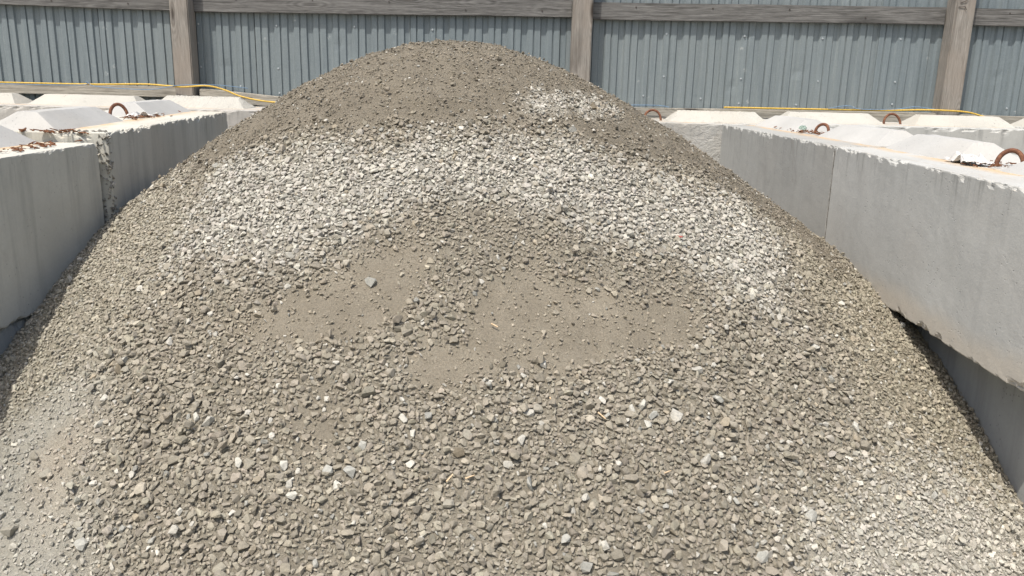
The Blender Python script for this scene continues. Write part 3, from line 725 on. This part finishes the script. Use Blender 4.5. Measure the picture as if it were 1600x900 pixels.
for i, (xc, wd) in enumerate(((-2.715, .150), (.512, .158), (3.545, .158))):
    b = box_bm(-wd / 2, wd / 2, -.135, .022, 0, 2.66, .008)
    for j in range(1, 22):
        bmesh.ops.bisect_plane(b, geom=b.verts[:] + b.edges[:] + b.faces[:], plane_co=(0, 0, 2.66 * j / 22), plane_no=(0, 0, 1))
    for v in b.verts: v.co.x += .004 * mnoise.noise(Vector((i * 5.1, 0, v.co.z * 2))) + .002 * mnoise.noise(Vector((v.co.x * 30, i, v.co.z * 11)))
    p = fpart('post', bm_mesh('post', b), M_POST, (xc, 0, 0))
    if i == 2:
        for (dx, dz, rz) in ((-.02, 2.155, .3), (-.03, 2.115, 0)):
            nl = link('nail', tube_mesh('nail', [(-.03, 0, 0), (.02, -.004, .004), (.032, -.006, .02 * (1 if rz else -1))], .0028, 6), M_NAIL, p)
            nl.location = (dx, -.139, dz); nl.rotation_euler = (0, -rz, 0)
# bottom beams
for (xa, za, xb, zb, W, T) in ((-5.6, 1.262, -2.80, 1.262, .085, .05), (.45, 1.185, 3.46, 1.202, .085, .10), (3.62, 1.195, 5.8, 1.175, .085, .10)):
    L = math.hypot(xb - xa, zb - za)
    fpart('bottom_beam', board(L, W, T, xa + 9), M_BEAM, (xa, .022, za), (0, -math.atan2(zb - za, xb - xa), 0))
fpart('bottom_beam', board(2.95, .09, .10, 3.3), M_BEAM, (-2.62, .022, 1.25), (0, math.atan2(.22, 2.95), 0))

# ------------------------------------------------------------------ cable and twine
def cable(name, pts, r, mat, label, cat):
    o = link(name, tube_mesh(name, smooth_path(pts, 8), r, 8), mat); return tag(o, label, cat)
cable('yellow_cable', [(-5.2, 6.96, 1.352), (-4.3, 6.97, 1.352), (-3.5, 6.965, 1.354), (-3.05, 6.95, 1.366), (-2.85, 6.94, 1.358), (-2.70, 6.93, 1.352), (-2.52, 6.94, 1.365), (-2.38, 6.955, 1.335), (-2.24, 6.95, 1.285), (-2.0, 6.93, 1.25), (-1.6, 6.93, 1.24)], .0068, M_YEL, 'yellow cable drooping past the wooden post at the left of the fence', 'cable')
cable('yellow_cable', [(1.7, 6.985, 1.293), (2.4, 6.98, 1.296), (3.0, 6.975, 1.300), (3.3, 6.955, 1.312), (3.5, 6.945, 1.312), (3.68, 6.95, 1.302), (3.82, 6.955, 1.27), (3.95, 6.955, 1.24)], .007, M_YEL, 'yellow cable lying on the beam before the post at the right', 'cable')
cable('blue_twine', [(-4.6, 6.955, 1.342), (-3.6, 6.958, 1.345), (-3.5, 6.95, 1.372), (-3.42, 6.952, 1.338), (-3.0, 6.945, 1.325), (-2.72, 6.925, 1.366), (-2.45, 6.97, 1.372), (-2.2, 6.99, 1.352)], .0030, M_BLUE, 'thin blue twine tied along the yellow cable by the post at the left', 'twine')
cable('blue_twine', [(.85, 6.985, 1.292), (1.15, 6.985, 1.296), (1.25, 6.98, 1.284)], .0030, M_BLUE, 'short blue twine end lying beside the right shoulder of the heap', 'twine')
cable('blue_twine', [(2.55, 6.97, 1.305), (2.70, 6.965, 1.33), (2.82, 6.968, 1.305), (3.1, 6.97, 1.312), (3.25, 6.96, 1.335), (3.42, 6.95, 1.318)], .0030, M_BLUE, 'thin blue twine knotted along the yellow cable at the right', 'twine')

# ------------------------------------------------------------------ litter on the blocks
def litter(label, cx, cy, z, sx, sy, n, seed, ang=0.0, size=(.012, .05)):
    r = random.Random(seed); V = []; F = []
    for i in range(n):
        u, v = r.gauss(0, 1), r.gauss(0, 1)
        px_ = cx + math.cos(ang) * u * sx - math.sin(ang) * v * sy; py_ = cy + math.sin(ang) * u * sx + math.cos(ang) * v * sy
        L = r.uniform(*size); W = L * r.uniform(.12, .45); a = r.uniform(0, 6.28); h = z + r.uniform(.002, .012); t = r.uniform(.001, .004)
        ca, sa = math.cos(a), math.sin(a); tilt = r.uniform(-.3, .3); k = len(V)
        for dz in (0, t):
            for (p, q_) in ((-1, -.6), (.2, -1), (1, -.2), (.7, .7), (-.5, 1)):
                p *= L / 2; q_ *= W / 2; V.append((px_ + ca * p - sa * q_, py_ + sa * p + ca * q_, h + dz + tilt * p + r.uniform(0, .003)))
        F += [(k, k + 4, k + 3), (k, k + 3, k + 2), (k, k + 2, k + 1), (k + 5, k + 6, k + 7), (k + 5, k + 7, k + 8), (k + 5, k + 8, k + 9)]
        for j in range(5):
            m = (j + 1) % 5; F += [(k + j, k + m, k + 5 + m), (k + j, k + 5 + m, k + 5 + j)]
    return tag(link('bark_litter', np_mesh('bark_litter', V, F), M_BARK), label, 'litter', kind='stuff')
litter('dry brown bark flakes on the block cut by the left picture edge', -1.86, 3.20, 1.18, .13, .03, 42, 1, 1.57)
litter('dry brown flakes packed into the joint between the two left wall blocks', -1.98, 3.57, 1.215, .09, .025, 50, 2, 0)
litter('rusty brown needles round the loop of the left wall block', -2.10, 4.74, 1.222, .17, .04, 60, 3, 1.66)
litter('rusty brown needles beside the crushed bottle on the right wall', 1.80, 5.28, 1.20, .26, .04, 110, 4, 1.62)
litter('orange brown flakes under the big loop beside the torn plastic', 1.86, 3.22, 1.20, .07, .05, 60, 5, 1.57, (.006, .03))

def crumple(name, L, W, loc, rz, mat, seed, amp, label, cat, n=14, thick=.0012):
    V = []; F = []
    for i in range(n + 1):
        for j in range(n + 1):
            u = i / n - .5; v = j / n - .5
            p = Vector((u * 7 + seed, v * 7, seed))
            h = amp * (abs(mnoise.noise(p * .45)) * 2.4 + .25 * mnoise.noise(p * 1.2)) * (1 - 1.2 * abs(u)) + amp * .1
            V.append((u * L * (1 + .25 * mnoise.noise(p * .7)), v * W * (1 + .4 * mnoise.noise(p * .6 + Vector((9, 0, 0)))), max(.004, h)))
    for i in range(n):
        for j in range(n): F.append((i * (n + 1) + j, (i + 1) * (n + 1) + j, (i + 1) * (n + 1) + j + 1, i * (n + 1) + j + 1))
    o = link(name, np_mesh(name, V, F), mat); o.location = loc; o.rotation_euler = (0, 0, rz)
    s = o.modifiers.new('thickness', 'SOLIDIFY'); s.thickness = thick
    return tag(o, label, cat)
crumple('plastic_scrap', .20, .10, (1.80, 3.33, 1.203), 1.5, M_BAG, 3, .035, 'torn white plastic scrap crumpled beside the large rusty loop on the right wall', 'plastic')
crumple('paper_scrap', .16, .07, (-2.12, 4.74, 1.224), 1.2, M_BAG, 8, .018, 'pale crumpled scrap behind the rusty loop on the left wall', 'scrap')
def bottle():
    M = Mat('clear greenish plastic', .15, .5); M.b.inputs['Transmission Weight'].default_value = .75; M.b.inputs['IOR'].default_value = 1.3
    m = M.done((.62, .78, .70))
    V = []; F = []; n = 12; prof_ = [(.0, .004), (.0, .03), (.03, .034), (.07, .028), (.11, .034), (.15, .033), (.18, .014), (.20, .013), (.215, .013), (.215, .003)]
    for i, (x_, r_) in enumerate(prof_):
        for k in range(n):
            a = 2 * math.pi * k / n; p = Vector((x_ * 30, math.cos(a) * 2, math.sin(a) * 2)); rr = r_ * (1 + (.45 * mnoise.noise(p) if 0 < i < 6 else 0))
            V.append((x_ - .1, math.cos(a) * rr, .026 + math.sin(a) * rr * .75))
    for i in range(len(prof_) - 1):
        for k in range(n): F.append((i * n + k, i * n + (k + 1) % n, (i + 1) * n + (k + 1) % n, (i + 1) * n + k))
    o = link('crushed_bottle', np_mesh('crushed_bottle', V, F), m); o.location = (1.835, 5.40, 1.202); o.rotation_euler = (0, 0, 1.1); o.scale = (.75, .75, .75)
    return tag(o, 'crushed clear greenish plastic bottle beside the small loop on the right wall', 'bottle')
bottle()
for i, (x_, y_, s_) in enumerate(((-2.16, 4.86, .035), (-2.10, 4.92, .028), (-2.07, 4.83, .022))):
    v, f = HI[i]; me = np_mesh('concrete_chip', v * s_, f); o = link('concrete_chip', me, M_RIDGE); o.location = (x_, y_, 1.222 + s_ * .4); o.rotation_euler = (.2, .1, i)
    tag(o, ['largest broken concrete chip beside the loop on the left wall', 'middle sized broken concrete chip near the left wall ridge', 'smallest broken concrete chip near the left wall loop'][i], 'concrete chip', 'broken chips on the left wall')

# ------------------------------------------------------------------ scraps on the heap
def on_heap(x, y, up=.006): return Vector((x, y, float(surf(np.array([x]), np.array([y]))[0]) + up))
SL = [(-.150, 1.98, .034, 1.0, 'pale straight wood sliver at the middle of the lower heap, left one of a pair'), (-.098, 1.985, .032, .35, 'pale wood sliver at the middle of the lower heap, right one of a pair'),
      (.26, 2.18, .036, -1.0, 'orange tinted wood sliver near the cluster of white stones'), (.12, 2.19, .028, -.9, 'short pale wood sliver on the stones under the sand patch'),
      (-.05, 2.40, .030, -.6, 'thin pale wood splinter beside the stony tongue in the sand'), (.43, 2.06, .030, .2, 'thin pale splinter lying low on the right front of the heap')]
for i, (x_, y_, L, a, lb) in enumerate(SL):
    L *= .8; b = box_bm(-L / 2, L / 2, -.0022, .0022, 0, .003, .0006)
    for v in b.verts: v.co.y *= 1 - .5 * (v.co.x / L + .5) * (1 if i % 2 else .4); v.co.z += .15 * abs(v.co.x)
    o = link('wood_sliver', bm_mesh('wood_sliver', b), M_SLIVER); o.location = on_heap(x_, y_, .013)
    n = Vector(normals(np.array([x_]), np.array([y_]))[0]); o.rotation_euler = (n.to_track_quat('Z', 'Y') @ Matrix.Rotation(a, 4, 'Z').to_quaternion()).to_euler()
    tag(o, lb, 'wood sliver', 'wood slivers on the heap')
o = crumple('plastic_shard', .024, .009, on_heap(.59, 2.91, .012), -.6, M_RED, 5, .004, 'small red plastic shard among the pale stones on the right', 'plastic', 5)
o.rotation_euler = (.5, 0, -.6)
